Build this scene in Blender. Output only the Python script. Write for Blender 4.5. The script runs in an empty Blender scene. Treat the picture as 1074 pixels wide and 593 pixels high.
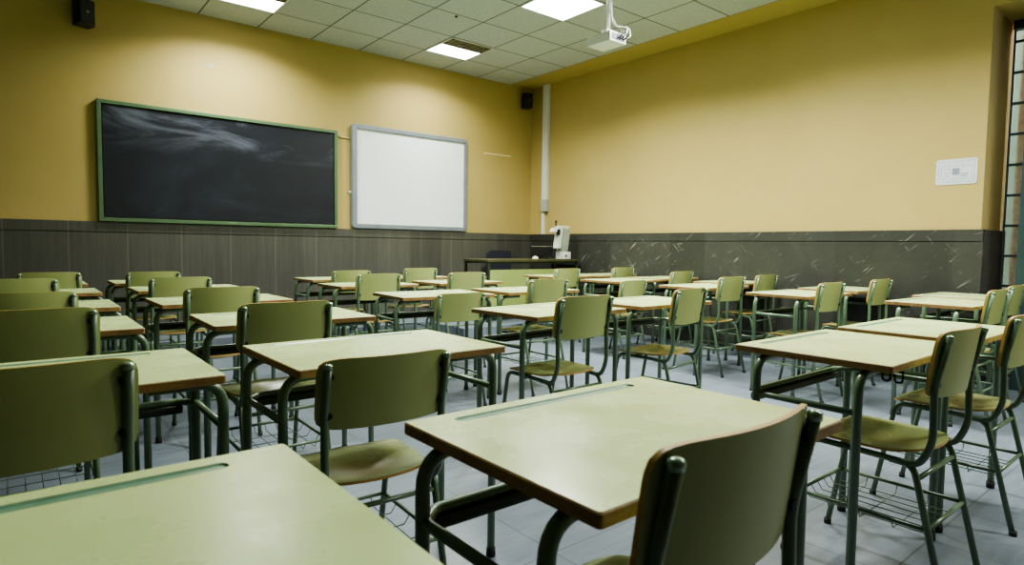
import bpy, bmesh, math, random
from mathutils import Vector, Matrix, noise
random.seed(4)
C = bpy.context.scene.collection
PI = math.pi

# ------------------------------------------------------------------ nodes
def mat(name, color=(.5, .5, .5), rough=.5, metal=0.0, spec=.5):
    m = bpy.data.materials.new(name); m.use_nodes = True
    b = m.node_tree.nodes['Principled BSDF']
    b.inputs['Base Color'].default_value = (*color, 1)
    b.inputs['Roughness'].default_value = rough
    b.inputs['Metallic'].default_value = metal
    b.inputs['Specular IOR Level'].default_value = spec
    return m
def srgb(r, g, b):
    f = lambda c: (c/255/12.92) if c/255 <= .04045 else ((c/255+.055)/1.055)**2.4
    return (f(r), f(g), f(b))
class NT:
    def __init__(s, m): s.t = m.node_tree; s.b = s.t.nodes['Principled BSDF']
    def n(s, typ, **kw):
        o = s.t.nodes.new(typ)
        for k, v in kw.items():
            if k in o.inputs: o.inputs[k].default_value = v
            else: setattr(o, k, v)
        return o
    def l(s, a, b): s.t.links.new(a, b)
    def coord(s, scale=(1, 1, 1), loc=(0, 0, 0)):
        tc = s.n('ShaderNodeTexCoord'); mp = s.n('ShaderNodeMapping')
        mp.inputs['Scale'].default_value = scale; mp.inputs['Location'].default_value = loc
        s.l(tc.outputs['Object'], mp.inputs['Vector']); return mp.outputs[0]
    def ramp(s, fac, stops):
        r = s.n('ShaderNodeValToRGB'); e = r.color_ramp.elements
        e[0].position, e[0].color = stops[0][0], (*stops[0][1], 1)
        e[1].position, e[1].color = stops[-1][0], (*stops[-1][1], 1)
        for p, c in stops[1:-1]:
            q = e.new(p); q.color = (*c, 1)
        s.l(fac, r.inputs[0]); return r.outputs[0]
    def noise(s, vec, scale, detail=3, rough=.5, dist=0):
        o = s.n('ShaderNodeTexNoise'); o.inputs['Scale'].default_value = scale
        o.inputs['Detail'].default_value = detail; o.inputs['Roughness'].default_value = rough
        o.inputs['Distortion'].default_value = dist
        s.l(vec, o.inputs['Vector']); return o.outputs[0]
    def mix(s, fac, a, b, mode='MIX'):
        o = s.n('ShaderNodeMix', data_type='RGBA', blend_type=mode)
        for i, v in ((0, fac), (6, a), (7, b)):
            if isinstance(v, (int, float)): o.inputs[i].default_value = v
            elif isinstance(v, tuple): o.inputs[i].default_value = (*v, 1)
            else: s.l(v, o.inputs[i])
        return o.outputs[2]
    def math(s, op, a, b=None, c=None):
        o = s.n('ShaderNodeMath', operation=op)
        for i, v in enumerate((a, b, c)):
            if v is None: continue
            if isinstance(v, (int, float)): o.inputs[i].default_value = v
            else: s.l(v, o.inputs[i])
        return o.outputs[0]
    def sep(s, vec):
        o = s.n('ShaderNodeSeparateXYZ'); s.l(vec, o.inputs[0]); return o.outputs
    def bump(s, h, strength=.2, dist=.01):
        o = s.n('ShaderNodeBump'); o.inputs['Strength'].default_value = strength
        o.inputs['Distance'].default_value = dist
        s.l(h, o.inputs['Height']); s.l(o.outputs[0], s.b.inputs['Normal'])
    def line(s, v, period, width, off=0.0):
        # 1 on a thin line every `period`
        a = s.math('ADD', v, -off + 1000*period)
        a = s.math('MODULO', a, period)
        a = s.math('SUBTRACT', a, period/2); a = s.math('ABSOLUTE', a)
        return s.math('GREATER_THAN', a, period/2 - width/2)

def noisy(name, c1, c2, scale, rough, bump=0, metal=0, spec=.5, detail=4):
    m = mat(name, c1, rough, metal, spec); t = NT(m); v = t.coord()
    f = t.noise(v, scale, detail)
    t.l(t.ramp(f, [(.3, c1), (.7, c2)]), t.b.inputs['Base Color'])
    if bump: t.bump(t.noise(v, scale*6, 3), bump, .002)
    return m

M = {}
# yellow plaster
m = mat('yellow_plaster', rough=.62, spec=.3); t = NT(m); v = t.coord()
f = t.noise(v, .9, 5, .6)
col = t.ramp(f, [(.3, srgb(173, 154, 95)), (.7, srgb(180, 161, 102))])
g = t.noise(v, 5, 4, .6)
col = t.mix(t.ramp(g, [(.35, (0, 0, 0)), (.75, (.12, .12, .12))]), col, srgb(164, 146, 88))
t.l(col, t.b.inputs['Base Color']); t.bump(t.noise(v, 60, 3), .12, .003)
M['yellow'] = m
M['dim'] = noisy('dim_plaster', srgb(110, 98, 60), srgb(118, 105, 66), 2, .8)  # unseen left and back walls, darkened so they bounce less light
# stone dado: vertical grey slabs
def stone(name, axis):
    m = mat(name, rough=.42, spec=.45); t = NT(m); v = t.coord()
    st = t.coord(scale=(38, 38, 1.6)); st2 = t.coord(scale=(9, 9, .8))
    a = t.noise(st, 1.0, 4, .65, .4); b = t.noise(st2, 1, 4, .6, .8)
    if axis == 'y':
        a = t.noise(v, 4, 7, .68, .6); b = t.noise(v, 1.3, 4, .6); a = t.math('SUBTRACT', a, .2)
    col = t.ramp(a, [(.25, srgb(80, 80, 72)), (.75, srgb(102, 102, 93))])
    col = t.mix(t.math('MULTIPLY', b, .6), col, srgb(77, 77, 69))
    xyz = t.sep(v)
    u = xyz[0] if axis == 'x' else xyz[1]
    # per-slab tone
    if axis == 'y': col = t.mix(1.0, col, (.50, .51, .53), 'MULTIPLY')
    else: col = t.mix(1.0, col, (.78, .78, .80), 'MULTIPLY')
    sl = t.math('FLOOR', t.math('DIVIDE', t.math('ADD', u, 100-.39+.48*0), .48))
    wn = t.n('ShaderNodeTexWhiteNoise', noise_dimensions='1D'); t.l(sl, wn.inputs['W'])
    tone = t.math('MULTIPLY_ADD', wn.outputs['Value'], .35, .82)
    col = t.mix(1.0, col, tone, 'MULTIPLY')
    if axis == 'y':   # marbled white flecks of the side wall
        k = t.ramp(t.noise(v, 2.2, 5, .7), [(.42, (0, 0, 0)), (.62, (1, 1, 1))])
        for ang, off, th in ((38, 0, .67), (-52, 5, .69), (15, 9, .70)):
            tc = t.n('ShaderNodeTexCoord'); mp = t.n('ShaderNodeMapping')
            mp.inputs['Rotation'].default_value = (math.radians(ang), 0, 0); mp.inputs['Location'].default_value = (0, off, off)
            mp2 = t.n('ShaderNodeMapping'); mp2.inputs['Scale'].default_value = (1, 5, 42)
            t.l(tc.outputs['Object'], mp.inputs['Vector']); t.l(mp.outputs[0], mp2.inputs['Vector'])
            sn = t.ramp(t.noise(mp2.outputs[0], 1, 2, .5, .5), [(th-.03, (0, 0, 0)), (th+.07, (.5, .5, .5))])
            col = t.mix(t.mix(1.0, sn, k, 'MULTIPLY'), col, srgb(190, 190, 184))
        h = t.noise(t.coord(scale=(1, 1, 1.6)), 26, 6, .75, 1.5)
        col = t.mix(t.ramp(h, [(.62, (0, 0, 0)), (.75, (.30, .30, .30))]), col, srgb(150, 146, 138))
    j = t.line(u, .48, .007, .39)
    col = t.mix(t.math('MULTIPLY', j, .5), col, srgb(128, 124, 112) if axis == 'x' else srgb(52, 50, 48))
    t.l(col, t.b.inputs['Base Color'])
    return m
M['stone_x'] = stone('grey_stone_front', 'x'); M['stone_y'] = stone('grey_stone_side', 'y')
# floor tiles
m = mat('floor_tile', rough=.33, spec=.5); t = NT(m); v = t.coord(); xyz = t.sep(v)
a = t.noise(t.coord(scale=(3, 20, 1)), 1.5, 5, .6)
col = t.ramp(a, [(.25, srgb(98, 107, 118)), (.75, srgb(116, 125, 136))])
fx = t.math('FLOOR', t.math('DIVIDE', t.math('ADD', xyz[0], 40.13), .4)); fy = t.math('FLOOR', t.math('DIVIDE', t.math('ADD', xyz[1], 40.05), .4))
wn = t.n('ShaderNodeTexWhiteNoise', noise_dimensions='1D')
t.l(t.math('MULTIPLY_ADD', fx, 17.3, fy), wn.inputs['W'])
col = t.mix(1.0, col, t.math('MULTIPLY_ADD', wn.outputs['Value'], .12, .88), 'MULTIPLY')
j = t.math('MAXIMUM', t.line(xyz[0], .4, .006, -.13), t.line(xyz[1], .4, .006, -.05))
col = t.mix(t.math('MULTIPLY', j, .75), col, srgb(70, 72, 78))
t.l(col, t.b.inputs['Base Color']); M['floor'] = m
t.l(t.ramp(t.noise(v, 2, 3), [(.3, (.28,)*3), (.7, (.42,)*3)]), t.b.inputs['Roughness'])
# ceiling tile
GX, GY = 5.747, 6.605
m = mat('ceiling_tile', rough=.85, spec=.2); t = NT(m); v = t.coord(); xyz = t.sep(v)
a = t.noise(v, 55, 5, .8)
col = t.ramp(a, [(.3, srgb(168, 173, 170)), (.65, srgb(194, 199, 197))])
fx = t.math('FLOOR', t.math('DIVIDE', t.math('ADD', xyz[0], 60-GX), .6)); fy = t.math('FLOOR', t.math('DIVIDE', t.math('ADD', xyz[1], 60-GY), .6))
wn = t.n('ShaderNodeTexWhiteNoise', noise_dimensions='1D')
t.l(t.math('MULTIPLY_ADD', fx, 13.7, fy), wn.inputs['W'])
col = t.mix(1.0, col, t.math('MULTIPLY_ADD', wn.outputs['Value'], .07, .93), 'MULTIPLY')
j = t.math('MAXIMUM', t.line(xyz[0], .6, .016, GX), t.line(xyz[1], .6, .016, GY))
col = t.mix(t.math('MULTIPLY', j, .9), col, srgb(88, 84, 72))
t.l(col, t.b.inputs['Base Color']); t.bump(a, .3, .004); M['ceil'] = m

M['frame'] = noisy('green_enamel', srgb(88, 110, 84), srgb(99, 122, 95), 9, .3, .05, 0, .6)
M['frame_dark'] = noisy('dark_green_steel', srgb(42, 52, 40), srgb(50, 62, 48), 9, .5)
M['cap'] = mat('metal_cap', srgb(150, 172, 150), .22, .5)
M['rubber'] = noisy('black_rubber', srgb(22, 22, 20), srgb(32, 32, 30), 20, .7)
# desk laminate
def laminate(name, c1, c2, c3, rough, worn=0.0, wornc=(0, 0, 0)):
    m = mat(name, rough=rough, spec=.5); t = NT(m); v = t.coord()
    col = t.ramp(t.noise(v, 3.5, 5, .6), [(.3, c1), (.7, c2)])
    sc = t.noise(t.coord(scale=(6, 30, 6)), 9, 4, .7)
    col = t.mix(t.ramp(sc, [(.6, (0, 0, 0)), (.85, (.14, .14, .14))]), col, c3)
    if worn:
        oi = t.n('ShaderNodeObjectInfo')
        xyz = t.sep(t.coord())
        # worn patch in the middle of the seat
        r = t.math('SQRT', t.math('ADD', t.math('POWER', t.math('DIVIDE', xyz[0], .15), 2), t.math('POWER', t.math('DIVIDE', t.math('SUBTRACT', xyz[1], .19), .11), 2)))
        r = t.math('ADD', r, t.math('MULTIPLY', t.noise(v, 9, 4), .9))
        w = t.ramp(t.math('MULTIPLY', r, .5), [(.38, (worn,)*3), (.72, (0, 0, 0))])
        w2 = t.mix(1.0, w, t.math('MULTIPLY_ADD', oi.outputs['Random'], .8, .25), 'MULTIPLY')
        col = t.mix(w2, col, wornc)
    t.l(col, t.b.inputs['Base Color'])
    t.l(t.ramp(t.noise(v, 7, 4), [(.3, (rough-.06,)*3), (.7, (rough+.1,)*3)]), t.b.inputs['Roughness'])
    return m
M['top'] = laminate('desk_laminate', srgb(192, 210, 148), srgb(196, 214, 152), srgb(187, 205, 142), .24)
M['back'] = laminate('backrest_laminate', srgb(154, 165, 103), srgb(164, 174, 113), srgb(144, 154, 94), .34)
M['seat'] = laminate('seat_laminate', srgb(156, 168, 112), srgb(166, 178, 122), srgb(140, 150, 96), .27, .8, srgb(140, 122, 72))
# wooden edge of the plywood
m = mat('plywood_edge', rough=.5); t = NT(m); v = t.coord()
a = t.noise(t.coord(scale=(8, 8, 120)), 2, 4, .6)
col = t.ramp(a, [(.3, srgb(136, 106, 62)), (.7, srgb(162, 132, 82))])
col = t.mix(t.ramp(t.noise(v, 14, 4, .7), [(.5, (0, 0, 0)), (.68, (.8, .8, .8))]), col, srgb(92, 68, 44))
t.l(col, t.b.inputs['Base Color']); M['edge'] = m
M['edge_l'] = noisy('ply_edge_light', srgb(184, 144, 78), srgb(198, 158, 90), 30, .45)
M['groove'] = noisy('pen_groove', srgb(98, 134, 110), srgb(118, 154, 130), 20, .25)
M['under'] = noisy('desk_underside', srgb(96, 78, 50), srgb(112, 92, 60), 10, .7)

# ------------------------------------------------------------------ mesh helpers
def new(name, bm, mats, parent=None, smooth=False, autos=None):
    bmesh.ops.recalc_face_normals(bm, faces=bm.faces)
    me = bpy.data.meshes.new(name); bm.to_mesh(me); bm.free()
    if not isinstance(mats, (list, tuple)): mats = [mats]
    for x in mats: me.materials.append(x)
    if smooth:
        for p in me.polygons: p.use_smooth = True
    o = bpy.data.objects.new(name, me); C.objects.link(o)
    if autos is not None:
        me.shade_smooth() if hasattr(me, 'shade_smooth') else None
        bmx = bmesh.new(); bmx.from_mesh(me)
        for e in bmx.edges:
            if len(e.link_faces) == 2 and e.calc_face_angle(0) > math.radians(autos): e.smooth = False
        bmx.to_mesh(me); bmx.free()
    if parent is not None: o.parent = parent
    return o
def box(bm, x0, x1, y0, y1, z0, z1, mi=0, bev=0):
    vs = [bm.verts.new((x, y, z)) for x in (x0, x1) for y in (y0, y1) for z in (z0, z1)]
    fs = [bm.faces.new([vs[i] for i in q]) for q in ((0, 1, 3, 2), (4, 6, 7, 5), (0, 4, 5, 1), (2, 3, 7, 6), (0, 2, 6, 4), (1, 5, 7, 3))]
    for f in fs: f.material_index = mi
    if bev:
        es = {e for f in fs for e in f.edges}
        r = bmesh.ops.bevel(bm, geom=list(es), offset=bev, segments=2, affect='EDGES', profile=.6)
        for f in r['faces']: f.material_index = mi
    return fs
def fillet(pts, rad, n=6):
    pts = [Vector(p) for p in pts]; out = [pts[0]]
    for i in range(1, len(pts)-1):
        r = rad[i-1] if isinstance(rad, (list, tuple)) else rad
        a, b, c = pts[i-1], pts[i], pts[i+1]
        u, w = (a-b), (c-b); lu, lw = u.length, w.length; u.normalize(); w.normalize()
        ang = u.angle(w)
        if r <= 0 or ang > 3.1: out.append(b); continue
        d = min(r/math.tan(ang/2), lu*.48, lw*.48)
        p0, p1 = b+u*d, b+w*d
        for k in range(n+1):
            s = k/n; out.append(p0*(1-s)**2 + b*2*s*(1-s) + p1*s*s)
    out.append(pts[-1]); return out
def tube(bm, pts, r, seg=12, rad=0.0, mi=0, dome=False):
    pts = fillet(pts, rad) if rad else [Vector(p) for p in pts]
    n = len(pts); tang = []
    for i in range(n):
        a = pts[max(i-1, 0)]; b = pts[min(i+1, n-1)]; tang.append((b-a).normalized())
    t0 = tang[0]; up = Vector((0, 0, 1)) if abs(t0.z) < .9 else Vector((1, 0, 0))
    u = t0.cross(up).normalized(); rings = []
    for i in range(n):
        tt = tang[i]; u = (u - tt*u.dot(tt)).normalized(); w = tt.cross(u)
        rings.append([bm.verts.new(pts[i] + (u*math.cos(2*PI*k/seg) + w*math.sin(2*PI*k/seg))*r) for k in range(seg)])
    for i in range(n-1):
        for k in range(seg):
            f = bm.faces.new((rings[i][k], rings[i][(k+1) % seg], rings[i+1][(k+1) % seg], rings[i+1][k])); f.smooth = True; f.material_index = mi
    for ring, rev in ((rings[0], True), (rings[-1], False)):
        f = bm.faces.new(ring[::-1] if rev else ring); f.material_index = mi
def lathe(bm, prof, seg=20, mi=0, mtx=None):
    mtx = mtx or Matrix()
    rings = []
    for r, z in prof:
        rings.append([bm.verts.new(mtx @ Vector((r*math.cos(2*PI*k/seg), r*math.sin(2*PI*k/seg), z))) for k in range(seg)])
    for i in range(len(rings)-1):
        for k in range(seg):
            f = bm.faces.new((rings[i][k], rings[i][(k+1) % seg], rings[i+1][(k+1) % seg], rings[i+1][k])); f.smooth = True; f.material_index = mi
    bm.faces.new(rings[0][::-1]).material_index = mi; bm.faces.new(rings[-1]).material_index = mi
def rrect(x0, x1, y0, y1, r, n=5):
    out = []
    for cx, cy, a0 in ((x1-r, y1-r, 0), (x0+r, y1-r, 90), (x0+r, y0+r, 180), (x1-r, y0+r, 270)):
        for k in range(n+1):
            a = math.radians(a0+90*k/n); out.append((cx+r*math.cos(a), cy+r*math.sin(a)))
    return out
def prism(bm, loop, z0, z1, mi_side=0, mi_top=0, mi_bot=0, bev=0):
    """vertical prism from a 2D loop; optional top arris"""
    lv = [[bm.verts.new((x, y, z0)) for x, y in loop]]
    if bev:
        cx = sum(p[0] for p in loop)/len(loop); cy = sum(p[1] for p in loop)/len(loop)
        lv.append([bm.verts.new((x, y, z1-bev)) for x, y in loop])
        lv.append([bm.verts.new((x+(bev if x < cx else -bev)*.7, y+(bev if y < cy else -bev)*.7, z1)) for x, y in loop])
    else: lv.append([bm.verts.new((x, y, z1)) for x, y in loop])
    n = len(loop)
    for a, b in zip(lv, lv[1:]):
        for k in range(n):
            f = bm.faces.new((a[k], a[(k+1) % n], b[(k+1) % n], b[k])); f.material_index = mi_side
    bm.faces.new(lv[0][::-1]).material_index = mi_bot
    bm.faces.new(lv[-1]).material_index = mi_top
def tag(o, label=None, cat=None, group=None, kind=None):
    if label: o['label'] = label
    if cat: o['category'] = cat
    if group: o['group'] = group
    if kind: o['kind'] = kind
    return o
def empty(name, loc=(0, 0, 0), rz=0):
    o = bpy.data.objects.new(name, None); C.objects.link(o); o.location = loc; o.rotation_euler = (0, 0, rz)
    o.empty_display_size = .1; return o
def copy_tree(o, parent=None):
    c = o.copy(); C.objects.link(c)
    if parent: c.parent = parent
    for ch in list(o.children): copy_tree(ch, c)
    return c
def struct(name, bm, mats, **k):
    o = new(name, bm, mats, **k)
    o['kind'] = 'structure'; return o

# ------------------------------------------------------------------ room
YW, XW, ZC, XL, YB = 7.173, 6.17, 3.483, -3.3, -2.6
DZ = 1.285       # top of the stone dado
bm = bmesh.new(); box(bm, XL-.2, XW+.9, YB-.2, YW+.2, -.12, 0); struct('floor', bm, M['floor'])
bm = bmesh.new()
box(bm, XL, GX, YB, YW, ZC, ZC+.1)
struct('ceiling', bm, M['ceil'])
bm = bmesh.new(); box(bm, GX, XW, YB, YW, ZC, ZC+.1); struct('trim_1', bm, M['yellow'])['label'] = 'yellow plaster margin of the ceiling along the right wall'
bm = bmesh.new(); box(bm, XL-.2, XW+.65, YW, YW+.2, 0, ZC+.1); struct('wall_front', bm, M['yellow'])
bm = bmesh.new(); box(bm, XW, XW+.65, 1.49, YW, 0, ZC+.1); box(bm, XW, XW+.65, YB, 1.49, 3.08, ZC+.1)
box(bm, XW, XW+.65, YB, -1.2, 0, 3.08); struct('wall_right', bm, M['yellow'])
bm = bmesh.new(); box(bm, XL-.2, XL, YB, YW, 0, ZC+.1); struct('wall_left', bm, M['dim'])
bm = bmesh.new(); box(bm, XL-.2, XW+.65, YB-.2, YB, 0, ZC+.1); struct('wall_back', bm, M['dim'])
# stone dado with cap course
def dado(name, axis):
    bm = bmesh.new(); d = .022
    if axis == 'front':
        box(bm, XL, XW-d, YW-d, YW, 0, DZ-.105)
        box(bm, XL, XW-d, YW-d+.006, YW, DZ-.105, DZ-.098)
        box(bm, XL, XW-d, YW-d-.004, YW, DZ-.098, DZ, bev=.002)
        o = struct(name, bm, M['stone_x'])
    else:
        box(bm, XW-d, XW, 1.49, YW, 0, DZ-.105)
        box(bm, XW-d+.006, XW, 1.49, YW, DZ-.105, DZ-.098)
        box(bm, XW-d-.004, XW, 1.468, YW, DZ-.098, DZ, bev=.002)
        box(bm, XW-d, XW+.65, 1.468, 1.49, 0, DZ-.002)
        o = struct(name, bm, M['stone_y'])
    return o
o = dado('trim_2', 'front'); o['label'] = 'dark grey stone dado along the front wall'
o = dado('trim_3', 'side'); o['label'] = 'dark grey stone dado along the right wall'
# low teaching platform
bm = bmesh.new(); box(bm, XL+.01, 3.95, 6.5, YW-.03, 0, .15, bev=.004); box(bm, 3.95, XW-.03, 5.72, YW-.03, 0, .15, bev=.004)
o = struct('floor_platform', bm, M['floor']); o['label'] = 'low tiled teaching platform along the front wall'

# niche window (right wall) + steel door
m = mat('teal_steel', srgb(40, 62, 62), .4); M['teal'] = noisy('teal_steel_paint', srgb(34, 52, 54), srgb(44, 66, 68), 4, .4)
m = mat('window_glass', srgb(215, 228, 218), .07); m.node_tree.nodes['Principled BSDF'].inputs['Transmission Weight'].default_value = .8
t = NT(m); t.bump(t.noise(t.coord(), 22, 3), .25, .01); M['glass'] = m
bm = bmesh.new()
box(bm, XW+.535, XW+.555, 1.452, 1.466, .0, 3.07); box(bm, XW+.50, XW+.58, 0.2, .24, .0, 3.07)
for k in range(12):
    z = .02+.262*k; box(bm, XW+.535, XW+.555, .24, 1.452, z-.011, z+.011)
box(bm, XW+.50, XW+.58, .2, 1.466, 3.0, 3.07)
w1 = struct('window_1', bm, M['teal']); w1['label'] = 'narrow floor to ceiling window of stacked glass panes in the right wall'
bm = bmesh.new()
for k in range(12): box(bm, XW+.54, XW+.548, .24, 1.445, .033+.262*k, min(.27+.262*k, 3.0))
new('window_pane', bm, M['glass'], w1)
bm = bmesh.new()
box(bm, XW-.02, XW+.06, 1.16, 1.245, 0, 3.075); box(bm, XW-.02, XW+.06, -.12, -.04, 0, 3.075); box(bm, XW-.02, XW+.06, -.04, 1.16, 2.3, 2.38)
box(bm, XW, XW+.04, -.04, 1.16, 2.38, 3.075)
d1 = struct('door_1', bm, M['teal']); d1['label'] = 'dark teal steel door and frame at the right edge'
bm = bmesh.new(); box(bm, XW, XW+.045, -.03, 1.15, .01, 2.29, bev=.004); box(bm, XW-.01, XW+.0, .1, 1.02, .15, 1.05, bev=.003); box(bm, XW-.01, XW, .1, 1.02, 1.2, 2.15, bev=.003)
new('door_leaf', bm, M['teal'], d1)
bm = bmesh.new(); tube(bm, [(XW-.01, .1, 1.05), (XW-.06, .1, 1.05), (XW-.06, .22, 1.05)], .009, rad=.015); new('door_handle', bm, M['cap'], d1, smooth=True)
bm = bmesh.new(); box(bm, XW, XW+.2, -1.2, -.12, 0, 3.08); struct('wall_right_pier', bm, M['yellow'])
# outside
m = mat('brick', rough=.9); t = NT(m)
br = t.n('ShaderNodeTexBrick'); br.inputs['Scale'].default_value = 9; br.inputs['Color1'].default_value = (*srgb(196, 126, 92), 1); br.inputs['Color2'].default_value = (*srgb(150, 84, 60), 1); br.inputs['Mortar'].default_value = (*srgb(190, 180, 165), 1)
tc = t.n('ShaderNodeTexCoord'); sx = t.n('ShaderNodeSeparateXYZ'); cb = t.n('ShaderNodeCombineXYZ')
t.l(tc.outputs['Object'], sx.inputs[0]); t.l(sx.outputs[1], cb.inputs[0]); t.l(sx.outputs[2], cb.inputs[1]); t.l(cb.outputs[0], br.inputs['Vector']); t.l(br.outputs[0], t.b.inputs['Base Color'])
bm = bmesh.new(); box(bm, 7.25, 7.5, -1.5, 1.515, -.1, 3.4)
tag(new('brick_pier', bm, m), 'orange brick pier outside seen through the narrow window', 'pier')
bm = bmesh.new(); box(bm, 9.5, 9.7, -3, 5, -.1, 5)
tag(new('outside_wall', bm, noisy('pale_render', srgb(104, 118, 98), srgb(128, 138, 116), 1.5, .9)), 'pale green grey wall outside beyond the narrow window', 'wall')
bm = bmesh.new(); box(bm, XW+.9, 12, -4, 9, -.2, -.1)
struct('floor_outside', bm, noisy('concrete', srgb(120, 118, 112), srgb(140, 138, 130), 3, .9))

# ------------------------------------------------------------------ ceiling luminaires
M['lamp'] = mat('lamp_diffuser', (1, 1, 1), .5)
b = M['lamp'].node_tree.nodes['Principled BSDF']; b.inputs['Emission Color'].default_value = (1, .985, .93, 1); b.inputs['Emission Strength'].default_value = 9
M['white_metal'] = noisy('white_metal', srgb(206, 208, 204), srgb(218, 220, 216), 5, .35)
M['louver'] = noisy('louver_metal', srgb(150, 150, 140), srgb(176, 176, 166), 12, .25, 0, .6)
def luminaire(x0, y0, lit, label, half=False, power=60):
    """0.6 m recessed luminaire whose corner of smallest x,y is x0,y0"""
    r = empty('ceiling_light', (x0+.3, y0+.3, ZC)); tag(r, label, 'ceiling light', 'square recessed ceiling lights')
    bm = bmesh.new()
    z0, z1 = -.012, -.001
    for a in ((-.297, .297, -.297, -.283), (-.297, .297, .283, .297), (-.297, -.283, -.283, .283), (.283, .297, -.283, .283)): box(bm, *a, z0, z1)
    new('light_frame', bm, M['white_metal'], r)
    bm = bmesh.new()
    if half:   # tube behind a diffuser on the wall half, parabolic louver on the other
        box(bm, -.283, .283, -.04, .283, -.01, -.002)
        new('diffuser', bm, M['lamp'], r)
        bm = bmesh.new()
        for k in range(13):
            x = -.28+.56*k/12; box(bm, x-.004, x+.004, -.283, -.045, -.012, -.002)
        for yy in (-.283, -.165, -.047): box(bm, -.283, .283, yy-.003, yy+.003, -.012, -.002)
        lo = new('louver', bm, M['louver'], r)
        bm = bmesh.new(); box(bm, -.283, .283, -.283, -.045, -.002, -.001); new('backing', bm, mat('louver_back', srgb(92, 88, 74), .6), lo)
    else:
        box(bm, -.283, .283, -.283, .283, -.01, -.002); new('diffuser', bm, M['lamp'], r)
    L = bpy.data.lights.new('panel_light', 'AREA'); L.shape = 'RECTANGLE'; L.size = .55; L.size_y = .3 if half else .55
    L.energy = power; L.color = (.97, 1, .9); L.spread = math.radians(145)
    lo = bpy.data.objects.new('panel_light', L); C.objects.link(lo); lo.parent = r; lo.location = (0, .12 if half else 0, -.02); lo['label'] = 'light of the panel'
    return r
luminaire(3.947, 6.005, True, 'half lit ceiling light with louver nearest the corner above the whiteboard', True, 34)
luminaire(1.547, 6.005, True, 'ceiling light above the blackboard at the top edge of the photo', True, 50)
luminaire(3.947, 4.205, True, 'large bright square ceiling light left of the projector', False, 108)
luminaire(1.547, 2.405, True, 'ceiling light over the middle desks of the classroom', False, 66)
luminaire(3.947, 2.405, True, 'ceiling light over the right desks of the classroom', False, 80)
luminaire(3.947, -1.195, True, 'unseen ceiling light added as fill at the back right of the classroom', False, 70)  # fill lamp added behind the camera to brighten the chair backs
luminaire(3.947, .605, True, 'ceiling light in the row beside the teal door', False, 55)

# ------------------------------------------------------------------ blackboard, whiteboard
M['green_al'] = noisy('green_aluminium', srgb(86, 112, 84), srgb(96, 122, 93), 6, .35, 0, .3)
m = mat('slate', rough=.38, spec=.4); t = NT(m); v = t.coord()
w = t.noise(t.coord(scale=(.7, 1, 1.3)), 1.3, 7, .68, 1.8)
w2 = t.noise(t.coord(scale=(.55, 1, 2.2), loc=(3.4, 1, 2)), 1.5, 7, .66, 1.2)
col = t.ramp(w, [(.45, srgb(27, 30, 37)), (.62, srgb(34, 38, 48)), (.8, srgb(52, 57, 70))])
zz = t.math('MULTIPLY', t.math('SUBTRACT', t.sep(v)[2], 1.95), 2.4)
k = t.mix(1.0, t.ramp(w2, [(.46, (0, 0, 0)), (.66, (.62, .62, .62))]), t.ramp(zz, [(.1, (0, 0, 0)), (.75, (1, 1, 1))]), 'MULTIPLY')
col = t.mix(k, col, srgb(112, 118, 132))
w3 = t.noise(t.coord(scale=(5, 1, 16)), 1.0, 3, .6, .3)
col = t.mix(t.ramp(w3, [(.70, (0, 0, 0)), (.8, (.3, .3, .3))]), col, srgb(120, 126, 136))
t.l(col, t.b.inputs['Base Color']); M['slate'] = m
def board_frame(bm, x0, x1, z0, z1, y0, y1, w, bev=.003):
    box(bm, x0, x1, y0, y1, z0, z0+w, bev=bev); box(bm, x0, x1, y0, y1, z1-w, z1, bev=bev)
    box(bm, x0, x0+w, y0, y1, z0+w, z1-w, bev=bev); box(bm, x1-w, x1, y0, y1, z0+w, z1-w, bev=bev)
bb = empty('blackboard', (1.84, YW-.03, 1.28)); tag(bb, 'wide black chalkboard with green frame and chalk smears on the front wall', 'blackboard')
def at(o, parent):   # parent keeping world-space mesh
    o.parent = parent; o.matrix_parent_inverse = Matrix.Translation(-Vector(parent.location)); return o
bm = bmesh.new(); board_frame(bm, .635, 3.045, 1.288, 2.458, YW-.055, YW-.0, .036); at(new('board_frame', bm, M['green_al']), bb)
bm = bmesh.new(); box(bm, .68, 3.0, YW-.038, YW-.01, 1.332, 2.414); at(new('writing_surface', bm, M['slate']), bb)
bm = bmesh.new(); box(bm, 1.8, 1.9, YW-.0565, YW-.055, 1.305, 1.318); at(new('maker_plate', bm, M['cap']), bb)
wb = empty('whiteboard', (4.095, YW-.03, 1.29)); tag(wb, 'blank white marker board with grey metal frame right of the blackboard', 'whiteboard')
M['grey_al'] = noisy('grey_aluminium', srgb(128, 138, 148), srgb(142, 151, 160), 6, .35, 0, .35)
bm = bmesh.new()
out = rrect(3.232, 4.958, 1.294, 2.58, .05, 6); inn = rrect(3.30, 4.90, 1.352, 2.528, .008, 6)
ringv = []
for lp, y in ((out, YW-.002), (out, YW-.04), ([(a*.985+4.095*.015, b*.985+1.937*.015) for a, b in out], YW-.05), ([(a, b) for a, b in inn], YW-.05), (inn, YW-.028)):
    ringv.append([bm.verts.new((x, y, z)) for x, z in lp])
n = len(out)
for a, b_ in zip(ringv, ringv[1:]):
    for k in range(n): bm.faces.new((a[k], a[(k+1) % n], b_[(k+1) % n], b_[k]))
at(new('board_frame', bm, M['grey_al']), wb)
bm = bmesh.new(); box(bm, 3.28, 4.92, YW-.03, YW-.008, 1.34, 2.54); at(new('writing_surface', bm, noisy('whiteboard_enamel', srgb(222, 228, 232), srgb(228, 233, 237), 1.3, .32)), wb)
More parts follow.
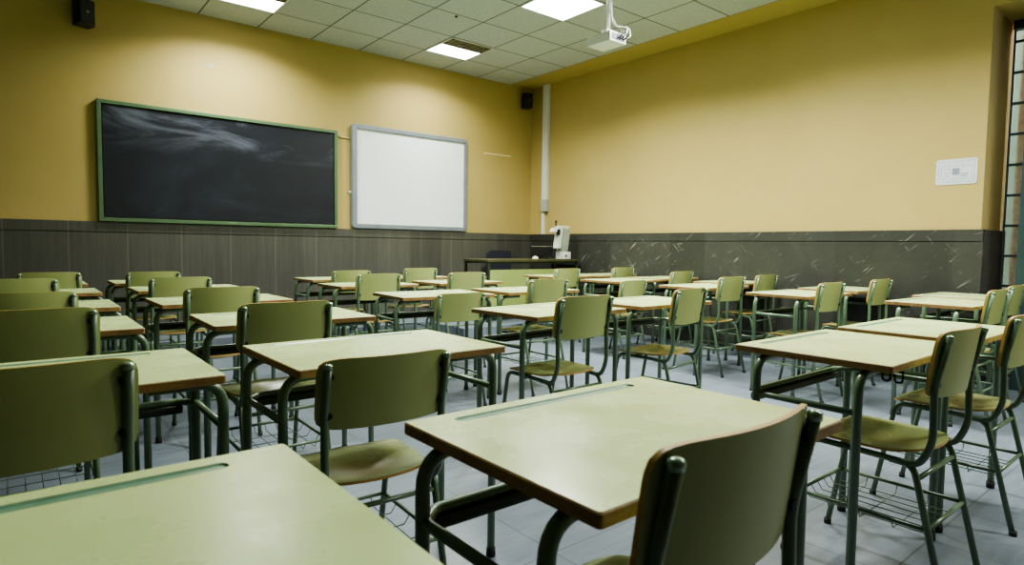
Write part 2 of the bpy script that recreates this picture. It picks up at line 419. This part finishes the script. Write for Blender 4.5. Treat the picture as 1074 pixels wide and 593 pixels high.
bm = bmesh.new(); box(bm, 3.2, 3.232, YW-.03, YW-.015, 1.73, 1.75, bev=.002); box(bm, 4.958, 4.97, YW-.03, YW-.015, 1.9, 1.94, bev=.002); at(new('bracket', bm, M['white_metal']), wb)

# small marks on the wall
M['paper'] = noisy('white_paper', srgb(205, 205, 195), srgb(216, 216, 206), 20, .7)
bm = bmesh.new(); box(bm, 5.27, 5.77, YW-.005, YW, 2.428, 2.442)
tag(new('tape_strip', bm, noisy('pale_tape', srgb(226, 216, 170), srgb(234, 224, 178), 9, .5)), 'thin pale strip of tape on yellow wall right of the whiteboard', 'tape')
bm = bmesh.new(); tube(bm, [(3.05, YW-.008, 2.4), (3.23, YW-.008, 2.395)], .008, 8)
tag(new('cable_cover', bm, noisy('cable_cover', srgb(206, 192, 140), srgb(214, 200, 150), 9, .5)), 'short thin cable cover between the blackboard and the whiteboard', 'cable cover')
bm = bmesh.new(); lp = [(1.66+.05*math.cos(a)*(1+.2*math.sin(3*a)), 2.972+.025*math.sin(a)) for a in [2*PI*k/14 for k in range(14)]]
f = bm.faces.new([bm.verts.new((x, YW-.002, z)) for x, z in lp])
tag(new('wall_patch', bm, noisy('filler', srgb(176, 172, 150), srgb(168, 160, 120), 60, .8)), 'small grey filler patch on yellow wall above the blackboard', 'wall patch')

# ------------------------------------------------------------------ speakers
M['black'] = noisy('black_plastic', srgb(17, 17, 18), srgb(25, 25, 26), 20, .55)
M['grille'] = noisy('speaker_grille', srgb(12, 12, 13), srgb(28, 28, 30), 300, .6)
def speaker(loc, rz, tilt, label, s=1.0):
    r = empty('wall_speaker', loc, rz); r.rotation_euler = (tilt, 0, rz); tag(r, label, 'speaker', 'black wall speakers')
    bm = bmesh.new(); lp = rrect(-.068*s, .068*s, -.2*s, -.06*s, .02*s)
    prism(bm, lp, -.11*s, .11*s, bev=.008); new('cabinet', bm, M['black'], r, autos=35)
    bm = bmesh.new(); box(bm, -.058*s, .058*s, -.206*s, -.199*s, -.095*s, .09*s, bev=.003); g = new('grille', bm, M['grille'], r)
    bm = bmesh.new(); lathe(bm, [(.012*s, 0), (.012*s, .003), (.004*s, .006)], 16, mtx=Matrix.Translation((0, -.206*s, .0)) @ Matrix.Rotation(PI/2, 4, 'X')); new('logo_badge', bm, M['cap'], g)
    bm = bmesh.new(); tube(bm, [(0, -.07*s, 0), (0, -.03*s, 0), (0, -.012, -.0)], .012, 10); box(bm, -.025, .025, -.012, 0, -.035, .035, bev=.002)
    new('wall_bracket', bm, M['black'], r)
    return r
speaker((.50, YW-.004, 3.205), .35, .0, 'black wall speaker high at the left above the blackboard', 1.05)
speaker((5.985, YW-.004, 3.255), -.2, 0, 'black wall speaker high in the corner beside the white conduit', .98)

# ------------------------------------------------------------------ conduit in the corner
cd = empty('cable_conduit', (XW-.03, 6.85, DZ)); tag(cd, 'white vertical cable trunking running down the corner wall to the teacher desk', 'cable trunking')
bm = bmesh.new(); box(bm, XW-.05, XW-.001, 6.76, 6.87, 1.75, ZC-.002, bev=.004); at(new('trunking', bm, M['white_metal']), cd)
bm = bmesh.new(); box(bm, XW-.065, XW-.001, 6.755, 6.875, 1.62, 1.80, bev=.006); at(new('junction_box', bm, noisy('junction_grey', srgb(160, 165, 158), srgb(170, 175, 168), 9, .4)), cd)
bm = bmesh.new(); box(bm, XW-.04, XW-.001, 6.83, 6.875, DZ, 1.63, bev=.003); at(new('lower_trunking', bm, M['white_metal']), cd)

# ------------------------------------------------------------------ evacuation plan on the right wall
pl = empty('wall_plan', (XW-.006, 1.685, 1.77)); tag(pl, 'white laminated floor plan sheet with rounded corners on the right wall', 'floor plan')
bm = bmesh.new(); lp = rrect(1.537, 1.83, 1.665, 1.878, .018)
vs0 = [bm.verts.new((XW-.001, y, z)) for y, z in lp]; vs1 = [bm.verts.new((XW-.006, y, z)) for y, z in lp]
bm.faces.new(vs1)
for k in range(len(lp)): bm.faces.new((vs0[k], vs0[(k+1) % len(lp)], vs1[(k+1) % len(lp)], vs1[k]))
at(new('sheet', bm, noisy('laminated_sheet', srgb(196, 200, 206), srgb(208, 212, 216), 9, .3)), pl)
bm = bmesh.new(); x = XW-.0068
def ln(y0, y1, z0, z1): box(bm, x-.0004, x+.0006, min(y0, y1), max(y0, y1), min(z0, z1), max(z0, z1))
for z in (1.685, 1.858): ln(1.555, 1.812, z, z+.0022)
for y in (1.555, 1.81): ln(y, y+.0022, 1.685, 1.858)
for y in (1.60, 1.64, 1.69, 1.73, 1.77): ln(y, y+.0018, 1.82, 1.858); ln(y, y+.0018, 1.685, 1.712)
for z in (1.82, 1.712): ln(1.575, 1.79, z, z+.002)
for y in (1.575, 1.79): ln(y, y+.002, 1.712, 1.82)
ln(1.66, 1.71, 1.745, 1.80); ln(1.60, 1.655, 1.748, 1.756); ln(1.6, 1.65, 1.732, 1.738); ln(1.72, 1.77, 1.76, 1.763)
for q in range(14): yy = random.uniform(1.58, 1.78); zz_ = random.uniform(1.72, 1.81); ln(yy, yy+.014, zz_, zz_+.003)
at(new('plan_drawing', bm, noisy('plan_ink', srgb(118, 126, 148), srgb(138, 145, 164), 60, .5)), pl)

# ------------------------------------------------------------------ projector
pj = empty('ceiling_projector', (4.0, 3.67, ZC)); tag(pj, 'white projector hanging from the ceiling on a short pole', 'projector')
X0, X1, Y0, Y1, Z0, Z1 = 3.89, 4.095, 3.54, 3.80, 2.825, 2.908
M['pj'] = noisy('projector_white', srgb(226, 228, 224), srgb(234, 236, 232), 5, .4)
bm = bmesh.new(); box(bm, X0, X1, Y0, Y1, Z0, Z1, bev=.008); at(new('housing', bm, M['pj'], autos=40), pj)
bm = bmesh.new(); box(bm, X0+.02, X1-.03, Y0-.003, Y0+.001, Z0+.02, Z1-.015); at(new('connector_panel', bm, M['grey_al']), pj)
bm = bmesh.new(); lathe(bm, [(.03, 0), (.03, .03), (.024, .03), (.02, .02)], 24, mtx=Matrix.Translation((X0+.06, Y1-.002, (Z0+Z1)/2)) @ Matrix.Rotation(-PI/2, 4, 'X')); at(new('lens', bm, M['black']), pj)
cx_, cy_ = 4.0, 3.66
bm = bmesh.new(); tube(bm, [(cx_, cy_, Z1+.04), (cx_, cy_, ZC-.01)], .016, 14); lathe(bm, [(.055, ZC-.012), (.055, ZC-.001)], 24, mtx=Matrix.Translation((cx_, cy_, 0))); at(new('pole', bm, M['white_metal']), pj)
bm = bmesh.new(); box(bm, cx_-.05, cx_+.05, cy_-.05, cy_+.05, Z1, Z1+.008)
for sx in (-1, 1): box(bm, cx_+sx*.05-.004, cx_+sx*.05+.004, cy_-.03, cy_+.03, Z1, Z1+.045)
box(bm, cx_-.054, cx_+.054, cy_-.03, cy_+.03, Z1+.04, Z1+.048); at(new('mounting_bracket', bm, M['white_metal']), pj)
bm = bmesh.new()
tube(bm, [(X0+.12, Y0, Z0+.05), (X0+.13, Y0-.07, Z0+.05), (X0+.15, Y0-.06, Z1+.04), (cx_+.04, cy_-.06, Z1+.07), (cx_+.02, cy_-.02, Z1+.16), (cx_+.024, cy_-.01, ZC-.02)], .006, 8, rad=.05)
tube(bm, [(X0+.17, Y0, Z0+.045), (X0+.19, Y0-.06, Z0+.04), (X0+.21, Y0-.03, Z1+.05), (cx_+.03, cy_-.03, Z1+.09), (cx_-.02, cy_-.02, Z1+.25), (cx_-.022, cy_, ZC-.02)], .005, 8, rad=.05)
at(new('cable', bm, M['white_metal']), pj)
bm = bmesh.new()
for q in range(3): tube(bm, [(X0+.09+.035*q, Y0, Z0+.035), (X0+.09+.035*q, Y0-.03, Z0+.03), (X0+.10+.035*q, Y0-.045, Z0+.06+.01*q), (X0+.12+.03*q, Y0-.02, Z1+.02)], .006, 8, rad=.02)
at(new('black_cable', bm, M['black']), pj)
bm = bmesh.new(); P = Vector((3.63, 5.45, ZC)); lathe(bm, [(.014, -.012), (.018, -.006), (.018, -.0005)], 16, mtx=Matrix.Translation(P))
tag(new('ceiling_sensor', bm, M['black']), 'tiny dark round fitting on a ceiling tile left of the big light', 'sensor')

# ------------------------------------------------------------------ teacher's end of the room
PZ = .15; TZ = .93
M['green_panel'] = noisy('green_panel', srgb(140, 156, 88), srgb(150, 165, 98), 3, .5)
M['dark_top'] = noisy('dark_desk_top', srgb(60, 60, 38), srgb(72, 72, 46), 6, .5)
td = empty('teacher_desk', (5.28, 6.28, PZ)); tag(td, 'long teacher desk with dark top and light green front panel', 'desk')
tx0, tx1, ty0, ty1 = 4.49, 6.09, 6.0, 6.55
bm = bmesh.new(); prism(bm, rrect(tx0, tx1, ty0, ty1, .015), TZ-.03, TZ, bev=.003); at(new('tabletop', bm, M['dark_top']), td)
for (x, y) in ((tx0+.03, ty0+.03), (tx1-.04, ty0+.03), (tx0+.03, ty1-.03), (tx1-.04, ty1-.03)):
    bm = bmesh.new(); box(bm, x-.015, x+.015, y-.015, y+.015, PZ, TZ-.03); at(new('leg', bm, M['frame_dark']), td)
bm = bmesh.new(); box(bm, tx0+.045, tx1-.055, ty0+.022, ty0+.038, PZ+.2, TZ-.13); at(new('front_panel', bm, M['green_panel']), td)
bm = bmesh.new(); box(bm, tx0+.022, tx0+.038, ty0+.045, ty1-.045, PZ+.2, TZ-.2); at(new('side_panel', bm, M['green_panel']), td)
bm = bmesh.new(); box(bm, tx0+.045, tx1-.055, ty0+.02, ty0+.04, TZ-.055, TZ-.03); box(bm, tx0+.045, tx1-.055, ty1-.04, ty1-.02, TZ-.055, TZ-.03); at(new('apron', bm, M['frame_dark']), td)
# teacher chair (navy)
tc_ = empty('teacher_chair', (5.36, 6.72, PZ)); tag(tc_, 'dark navy padded chair behind the teacher desk', 'chair')
M['navy'] = noisy('navy_fabric', srgb(26, 30, 42), srgb(34, 38, 52), 60, .8)
def curved_pad(bm, w, h, th, z0, y0, sag, nx=10, nz=6, mi=0, edge_mi=None, inset=.28, yrake=0.0):
    """plate bowed in plan, rounded corners, facing +y"""
    def outline(u, vv):
        k = 1 - .5*(max(0, abs(u)-(1-inset))/inset)**2*(h/w)*.0
        return u, vv
    F, B = [], []
    for j in range(nz+1):
        rowF, rowB = [], []
        for i in range(nx+1):
            u = -1+2*i/nx; vv = -1+2*j/nz
            # squircle corner rounding
            e = 8
            nrm = (abs(u)**e+abs(vv)**e)**(1/e)
            mx = max(abs(u), abs(vv))
            s = mx/nrm if nrm > 1e-6 else 1
            s = 1-(1-s)*1.0
            xx = u*s*w/2; zz = z0+h/2+vv*s*h/2
            yy = y0+sag*(xx/(w/2))**2 - yrake*(zz-z0-h)
            rowF.append(bm.verts.new((xx, yy+th/2, zz))); rowB.append(bm.verts.new((xx, yy-th/2, zz)))
        F.append(rowF); B.append(rowB)
    for j in range(nz):
        for i in range(nx):
            for G_, s in ((F, 1), (B, -1)):
                q = [G_[j][i], G_[j][i+1], G_[j+1][i+1], G_[j+1][i]]
                f = bm.faces.new(q[::-1] if s > 0 else q); f.material_index = mi; f.smooth = True
    em = mi if edge_mi is None else edge_mi
    per = [(0, i) for i in range(nx)] + [(j, nx) for j in range(nz)] + [(nz, i) for i in range(nx, 0, -1)] + [(j, 0) for j in range(nz, 0, -1)]
    for k in range(len(per)):
        a, b_ = per[k], per[(k+1) % len(per)]
        f = bm.faces.new((F[a[0]][a[1]], F[b_[0]][b_[1]], B[b_[0]][b_[1]], B[a[0]][a[1]])); f.material_index = em
bm = bmesh.new(); curved_pad(bm, .42, .30, .04, .585, .19, .01); bmesh.ops.rotate(bm, verts=bm.verts, cent=(0, .19, 0), matrix=Matrix.Rotation(PI, 3, 'Z')); new('backrest', bm, M['navy'], tc_, autos=50)
bm = bmesh.new(); prism(bm, rrect(-.22, .22, -.24, .18, .05), .41, .46, bev=.015); new('seat', bm, M['navy'], tc_, autos=50)
for s in (-1, 1):
    bm = bmesh.new(); tube(bm, [(s*.19, -.19, 0), (s*.19, -.19, .41)], .012, 10); new('leg', bm, M['black'], tc_)
    bm = bmesh.new(); tube(bm, [(s*.19, .2, 0), (s*.19, .18, .43), (s*.19, .215, .85)], .012, 10, rad=.05); new('leg', bm, M['black'], tc_)
# document camera
dc = empty('overhead_presenter', (5.93, 6.2, TZ)); tag(dc, 'off white upright document camera with ribbed body on the teacher desk', 'document camera')
M['cream'] = noisy('cream_plastic', srgb(196, 202, 184), srgb(208, 213, 196), 8, .45)
bm = bmesh.new(); box(bm, -.05, .09, -.08, .08, 0, .10, bev=.008); new('base', bm, M['white_metal'], dc, autos=40)
bm = bmesh.new(); box(bm, -.02, .015, -.082, -.079, .03, .055); new('socket', bm, M['black'], dc)
bm = bmesh.new()
def skewbox(bm, x0, x1, y0, y1, z0, z1, dx, bev=.008):
    fs = box(bm, x0, x1, y0, y1, z0, z1)
    for v_ in {v_ for f in fs for v_ in f.verts}:
        v_.co.x += dx*(v_.co.z-z0)/(z1-z0)
skewbox(bm, -.05, .045, -.06, .06, .10, .42, .045)
for q in range(5): skewbox(bm, -.04+.018*q, -.03+.018*q, -.066, -.06, .12, .40, .042)
new('ribbed_body', bm, noisy('grey_green_plastic', srgb(150, 158, 144), srgb(164, 171, 158), 8, .5), dc)
bm = bmesh.new(); skewbox(bm, -.13, -.075, -.05, .05, .15, .44, .045); new('front_column', bm, M['cream'], dc)
bm = bmesh.new(); fs = box(bm, -.12, .1, -.045, .045, .42, .46, bev=.01); new('arm', bm, M['cream'], dc, autos=40)
bm = bmesh.new(); skewbox(bm, -.21, -.12, -.04, .04, .375, .425, .03); new('camera_head', bm, M['white_metal'], dc)
bm = bmesh.new(); tube(bm, [(-.13, 0, .45), (-.13, 0, .53)], .009, 8); lathe(bm, [(.004, .49), (.016, .51), (.014, .53)], 12, mtx=Matrix.Translation((-.13, 0, 0))); new('knob', bm, M['black'], dc)
bm = bmesh.new(); box(bm, -.14, -.09, -.052, -.02, .33, .41, bev=.004); new('cable_clip', bm, M['black'], dc)
# monitor
mo = empty('computer_monitor', (5.66, 6.33, TZ)); tag(mo, 'low dark flat monitor on teacher desk beside the document camera', 'monitor')
bm = bmesh.new(); box(bm, -.19, .19, -.015, .015, .03, .165, bev=.004); new('screen_housing', bm, M['black'], mo)
bm = bmesh.new(); box(bm, -.19, .19, -.017, .012, .166, .176, bev=.002); new('top_rim', bm, M['louver'], mo)
bm = bmesh.new(); box(bm, -.08, .08, -.06, .06, 0, .01, bev=.003); box(bm, -.03, .03, -.01, .01, .01, .05); new('stand', bm, M['black'], mo)
bm = bmesh.new(); bmesh.ops.create_uvsphere(bm, u_segments=18, v_segments=10, radius=1)
for v_ in bm.verts: v_.co = Vector((v_.co.x*.032, v_.co.y*.05, max(v_.co.z, -.2)*.035+.007))
o = new('computer_mouse', bm, M['white_metal'], smooth=True); o.location = (5.36, 6.12, TZ)
tag(o, 'small white computer mouse on the dark teacher desk top', 'mouse')

# ------------------------------------------------------------------ the school desk
TOPZ = .76
def make_desk():
    r = empty('school_desk'); W, D = .70, .50
    # tabletop: origin at far-left corner, x to the right, -y toward the pupil
    bm = bmesh.new()
    zt, zb = TOPZ, TOPZ-.022
    outer = rrect(0, W, -D, 0, .007, 4); bev = .0025
    slot = rrect(.085, .60, -.066, -.036, .0145, 5)
    cen = (W/2, -D/2)
    def loop(lp, z, d=0): return [bm.verts.new((x+(d if x < cen[0] else -d), y+(d if y < cen[1] else -d), z)) for x, y in lp]
    a = loop(outer, zb); b_ = loop(outer, zt-bev); c_ = loop(outer, zt, bev)
    n = len(outer)
    for p, q, mi in ((a, b_, 1), (b_, c_, 1)):
        for k in range(n): bm.faces.new((p[k], p[(k+1) % n], q[(k+1) % n], q[k])).material_index = mi
    bm.faces.new(a[::-1]).material_index = 2
    s0 = [bm.verts.new((x, y, zt)) for x, y in slot]; s1 = None
    m_ = len(slot)
    es = [bm.edges.new((s0[k], s0[(k+1) % m_])) for k in range(m_)]
    eo = [bm.edges.get((c_[k], c_[(k+1) % n])) for k in range(n)]
    res = bmesh.ops.triangle_fill(bm, edges=es+eo, use_beauty=True, use_dissolve=False)
    for g in res['geom']:
        if isinstance(g, bmesh.types.BMFace): g.material_index = 0
    top = new('tabletop', bm, [M['top'], M['edge'], M['under']], r)
    bm = bmesh.new()
    u0 = [bm.verts.new((x, y, zt-.0002)) for x, y in slot]; u1 = [bm.verts.new((x, y*.6-.049*.4, zt-.0032)) for x, y in slot]
    for k in range(m_): bm.faces.new((u0[k], u0[(k+1) % m_], u1[(k+1) % m_], u1[k]))
    bm.faces.new(u1[::-1])
    new('pen_groove', bm, M['groove'], top)
    # legs: tube runs under the top, bends down outside the short edge
    R_ = .0135; rz_ = zb-.0135
    for sx, x0, xi in ((-1, -.012, .16), (1, W+.012, W-.16)):
        for y in (-.092, -.415):
            bm = bmesh.new(); tube(bm, [(xi, y, rz_), (x0, y, rz_), (x0, y, .012)], R_, 14, rad=.065)
            lg = new('leg', bm, M['frame'], r)
            bm = bmesh.new(); lathe(bm, [(.016, 0), (.017, .004), (.016, .03)], 14, mtx=Matrix.Translation((x0, y, 0))); new('rubber_foot', bm, M['rubber'], lg)
    # U-shaped stretcher at 0.61 m
    bm = bmesh.new(); z = .605
    tube(bm, [(-.012, -.405, z), (-.012, -.105, z), (.03, -.062, z), (W-.03, -.062, z), (W+.012, -.105, z), (W+.012, -.405, z)], .0105, 12, rad=.04)
    new('stretcher', bm, M['frame'], r)
    bm = bmesh.new(); box(bm, .02, W-.02, -.082, -.052, z-.034, z-.009, bev=.007)
    new('channel_bar', bm, M['frame_dark'], r)
    bm = bmesh.new()
    for y in (-.092, -.415): box(bm, .1, W-.1, y-.016, y+.016, zb-.006, zb-.0002)
    new('fixing_plate', bm, M['frame_dark'], r)
    return r

def make_chair():
    r = empty('school_chair'); H = .842
    # backrest
    bm = bmesh.new(); curved_pad(bm, .392, .212, .009, .645, -.020, .040, 18, 12, 0, 1, .25, .14)
    # shift: y grows downward via rake (plate leans back at the top)
    bk = new('backrest', bm, [M['back'], M['edge_l']], r, autos=40)
    for sx in (-1, 1):
        for z in (.805, .69):
            y = .022+.14*(.857-z)*1.0-.012; bm = bmesh.new()
            tube(bm, [(sx*.167, y-.016, z), (sx*.167, y+.008, z)], .010, 10)
            new('bolt', bm, M['rubber'], bk)
    # seat: moulded ply
    bm = bmesh.new(); nx, ny = 16, 16; T, B = [], []
    for j in range(ny+1):
        rt, rb = [], []
        for i in range(nx+1):
            u = -1+2*i/nx; vv = -1+2*j/ny
            e = 3.8; nrm = (abs(u)**e+abs(vv)**e)**(1/e); mx = max(abs(u), abs(vv)); s = mx/nrm if nrm > 1e-6 else 1
            uu, ww = u*s, vv*s
            wdt = .195-.012*(1-ww)/2
            x = uu*wdt; y = .245+ww*.185 + max(0, -ww)*.02*(uu*uu-.6)
            z = .464 - .026*math.exp(-((uu/.55)**2))*math.exp(-(((ww+.25)/.55)**2)) - .026*max(0, ww-.55)**2/.2 + .006*math.exp(-((uu/.2)**2))*max(0, ww) + .010*max(0, -ww-.6)/.4
            rt.append(bm.verts.new((x, y, z))); rb.append(bm.verts.new((x, y, z-.009)))
        T.append(rt); B.append(rb)
    for j in range(ny):
        for i in range(nx):
            f = bm.faces.new((T[j][i], T[j][i+1], T[j+1][i+1], T[j+1][i])); f.smooth = True
            f = bm.faces.new((B[j][i], B[j+1][i], B[j+1][i+1], B[j][i+1])); f.smooth = True
    per = [(0, i) for i in range(nx)] + [(j, nx) for j in range(ny)] + [(ny, i) for i in range(nx, 0, -1)] + [(j, 0) for j in range(ny, 0, -1)]
    for k in range(len(per)):
        a, b_ = per[k], per[(k+1) % len(per)]
        bm.faces.new((T[a[0]][a[1]], B[a[0]][a[1]], B[b_[0]][b_[1]], T[b_[0]][b_[1]])).material_index = 1
    new('seat', bm, [M['seat'], M['edge_l']], r, autos=40)
    R_ = .0105; X = .175
    for s in (-1, 1):
        # leg tubes: front leg up, bend, half of the rail; rear leg the same
        bm = bmesh.new(); tube(bm, [(s*X, .47, .012), (s*X, .395, .437), (s*X, .24, .435)], R_, 12, rad=.05)
        lg = new('leg', bm, M['frame'], r)
        bm = bmesh.new(); lathe(bm, [(.013, 0), (.0135, .004), (.013, .02)], 12, mtx=Matrix.Translation((s*X, .471, 0))); new('rubber_foot', bm, M['rubber'], lg)
        bm = bmesh.new(); tube(bm, [(s*X, -.025, .012), (s*X, .075, .430), (s*X, .24, .435)], R_, 12, rad=.05)
        lg = new('leg', bm, M['frame'], r)
        bm = bmesh.new(); lathe(bm, [(.013, 0), (.0135, .004), (.013, .02)], 12, mtx=Matrix.Translation((s*X, -.028, 0))); new('rubber_foot', bm, M['rubber'], lg)
        # back post
        bm = bmesh.new(); tube(bm, [(s*X, -.003, H-.006), (s*X, .030, .68), (s*X, .026, .505), (s*X, .062, .428), (s*X, .14, .43)], R_+.0005, 12, rad=[.3, .2, .05, .03])
        po = new('back_post', bm, M['frame'], r)
        bm = bmesh.new(); lathe(bm, [(.0115, -.010), (.012, 0), (.0095, .004), (.004, .006)], 14, mtx=Matrix.Translation((s*X, -.003, H-.003))); new('post_cap', bm, M['cap'], po)
    # cross bars
    def xleg(z): return .075+(-.025-.075)*(.43-z)/.418
    def xfro(z): return .395+(.47-.395)*(.437-z)/.425
    bm = bmesh.new()
    tube(bm, [(-X, xleg(.385), .385), (X, xleg(.385), .385)], .008, 10); new('rear_crossbar', bm, M['frame'], r)
    bm = bmesh.new(); tube(bm, [(-X, .30, .432), (X, .30, .432)], .008, 10); new('seat_crossbar', bm, M['frame'], r)
    # book basket
    bm = bmesh.new(); z = .235; ya, yb = xleg(z), xfro(z)
    tube(bm, [(-X, ya, z), (X, ya, z)], .007, 8); tube(bm, [(-X, yb, z), (X, yb, z)], .007, 8)
    for s in (-1, 1): tube(bm, [(s*X, ya, z), (s*X, yb, z)], .007, 8)
    for k in range(1, 7): xx = -X+2*X*k/7; tube(bm, [(xx, ya, z), (xx, ya+.02, z-.03), (xx, yb-.02, z-.03), (xx, yb, z)], .0018, 6)
    for k in range(1, 4): yy = ya+(yb-ya)*k/4; tube(bm, [(-X, yy, z), (-X+.02, yy, z-.033), (X-.02, yy, z-.033), (X, yy, z)], .0018, 6)
    new('wire_basket', bm, M['frame'], r)
    return r

desk0 = make_desk(); chair0 = make_chair()
ordn = ['first', 'second', 'third', 'fourth', 'fifth', 'sixth']
cols = {
 'a': ('leftmost column', [(-.36, 1.016, 0), (-.296, 2.135, 0), (-.32, 3.21, 0), (-.29, 4.17, .0), (-.27, 5.25, 0), (-.27, 6.26, 0)]),
 'b': ('second column from the left', [(.558, 1.007, .001), (.561, 2.08, .010), (.613, 3.122, -.017), (.584, 4.161, .014), (.63, 5.26, 0), (.60, 6.23, 0)]),
 'c': ('third column from the left', [(1.962, 1.164, -.001), (1.88, 2.661, .060), (1.936, 3.934, -.075), (1.985, 5.07, -.01), (2.12, 6.03, 0)]),
 'd': ('fourth column from the left', [(2.787, 1.169, 0), (2.765, 2.725, 0), (2.774, 3.93, -.037), (2.89, 5.06, 0), (2.93, 6.03, 0)]),
 'e': ('fifth column from the left', [(4.554, 1.614, -.031), (4.43, 2.557, -.021), (4.545, 3.48, .019), (4.6, 4.54, 0), (4.645, 5.52, 0)]),
 'f': ('column along the right wall', [(5.33, 1.70, 0), (5.385, 2.61, 0), (5.42, 3.72, 0), (5.43, 4.62, 0), (5.40, 5.5, 0)]),
}
special_d = {('a', 0): 'pale green desk corner in the bottom left foreground with pen groove',
 ('b', 0): 'large pale green desk in the centre foreground with wooden edge',
 ('c', 0): 'pale green desk in the right foreground with black bag hooks underneath'}
first = True
for key, (cn, lst) in cols.items():
    for i, (x, y, a) in enumerate(lst):
        d = desk0 if first else copy_tree(desk0); first = False
        d.location = (x, y, 0); d.rotation_euler = (0, 0, a)
        lab = special_d.get((key, i), 'pale green wooden school desk, %s from the camera in the %s' % (ordn[i], cn))
        tag(d, lab, 'desk', 'school desks in rows')
        if (key, i) == ('c', 0):
            bm = bmesh.new(); zb = TOPZ-.022
            for q in (0, .034):
                tube(bm, [(.12, -.488+q, zb), (.12, -.488+q, zb-.045), (.12, -.466+q, zb-.045), (.12, -.466+q, zb-.02)], .003, 6, rad=.01)
            tube(bm, [(.12, -.49, zb-.012), (.12, -.42, zb-.012)], .003, 6)
            new('bag_hook', bm, M['rubber'], d)
# chairs: post-top mid x, y, angle, top z
chairs = {
 'a': [None, (0.0, 1.475, 0, .84), (.03, 2.57, 0, .85), (.03, 3.52, 0, .843), (.005, 4.59, 0, .853), (.19, 5.64, 0, .845)],
 'b': [(.7715, .427, 0, .845), (.79, 1.495, -.05, .782), (.873, 2.54, -.01, .838), (.878, 3.58, -.01, .838), (.878, 4.67, 0, .841), (.861, 5.63, -.02, .84)],
 'c': [(2.331, .584, 0, .842), (2.18, 2.09, .02, .842), (2.30, 3.35, 0, .768), (2.266, 4.47, 0, .848), (2.465, 5.43, 0, .835)],
 'd': [(3.143, .589, 0, .838), (3.125, 2.14, .14, .845), (3.086, 3.35, 0, .841), (3.09, 4.42, 0, .849), (3.21, 5.42, 0, .849)],
 'e': [(4.755, 1.03, .0, .852), (4.63, 1.98, 0, .848), (4.83, 2.9, 0, .843), (4.80, 3.96, 0, .76), (4.845, 4.96, 0, .841)],
 'f': [(5.54, 1.1, 0, .852), (5.575, 1.99, 0, .85), (5.82, 3.12, 0, .833), (5.68, 4.02, 0, .833), (5.775, 4.94, 0, .843)],
}
special_c = {('a', 1): 'dark shaded green school chair cut off by the left edge, nearest there',
 ('b', 0): 'green school chair with curved back in the bottom foreground at the central desk',
 ('b', 1): 'green school chair with dished seat left of the central foreground desk',
 ('c', 0): 'green school chair at the right foreground desk, wire basket under seat',
 ('d', 0): 'green school chair cut off by the right edge beside the right foreground chair',
 ('d', 1): 'green school chair with three dark marks on the top of its backrest'}
first = True; seatobj = None
for key, lst in chairs.items():
    for i, q in enumerate(lst):
        if q is None: continue
        x, y, a, zt = q
        c = chair0 if first else copy_tree(chair0); first = False
        c.location = (x, y, 0); c.rotation_euler = (0, 0, a); c.scale = (1, 1, zt/.842)
        lab = special_c.get((key, i), 'green plywood school chair at the %s desk from the camera in the %s' % (ordn[i], cols[key][0]))
        lab = lab.replace('green plywood school chair at the', 'green school chair,').replace(' desk from the camera in the', ' from camera,')
        tag(c, lab, 'chair', 'green school chairs at the desks')
        if (key, i) == ('d', 1):
            bk = [o for o in c.children if o.name.startswith('backrest')][0]
            bm = bmesh.new()
            for k in range(3):
                xx = .085+.024*k; yb_ = -.020+.040*(xx/.196)**2 - .0045
                vs = box(bm, xx-.004, xx+.004, yb_-.0015, yb_+.002, .828, .848)
                for v_ in {w_ for f_ in vs for w_ in f_.verts}: v_.co.x += .3*(v_.co.z-.838); v_.co.y += -.14*(v_.co.z-.857)
            new('ink_mark', bm, M['rubber'], bk)

# ------------------------------------------------------------------ world, camera
w = bpy.data.worlds.new('World'); bpy.context.scene.world = w; w.use_nodes = True
bg = w.node_tree.nodes['Background']; bg.inputs[0].default_value = (.75, .85, 1, 1); bg.inputs[1].default_value = 8

cam = bpy.data.cameras.new('Camera'); co = bpy.data.objects.new('Camera', cam); C.objects.link(co)
cam.sensor_width = 36; cam.lens = 641.17/1074*36; cam.clip_start = .02
yaw, p, rl = .6819, .0586, .0131
f_ = Vector((math.sin(yaw)*math.cos(p), math.cos(yaw)*math.cos(p), -math.sin(p)))
rt = Vector((math.cos(yaw), -math.sin(yaw), 0)); up = rt.cross(f_)
rt2 = rt*math.cos(rl)+up*math.sin(rl); up2 = rt2.cross(f_)
mw = Matrix((( rt2.x, up2.x, -f_.x, 0), (rt2.y, up2.y, -f_.y, 0), (rt2.z, up2.z, -f_.z, 1.092), (0, 0, 0, 1)))
co.matrix_world = mw
cam.dof.use_dof = True; cam.dof.focus_distance = 2.9; cam.dof.aperture_fstop = 5.0
sc = bpy.context.scene; sc.camera = co
sc.view_settings.view_transform = 'AgX'; sc.view_settings.look = 'AgX - Medium High Contrast'; sc.view_settings.exposure = .34
sc.cycles.max_bounces = 8; sc.cycles.diffuse_bounces = 5
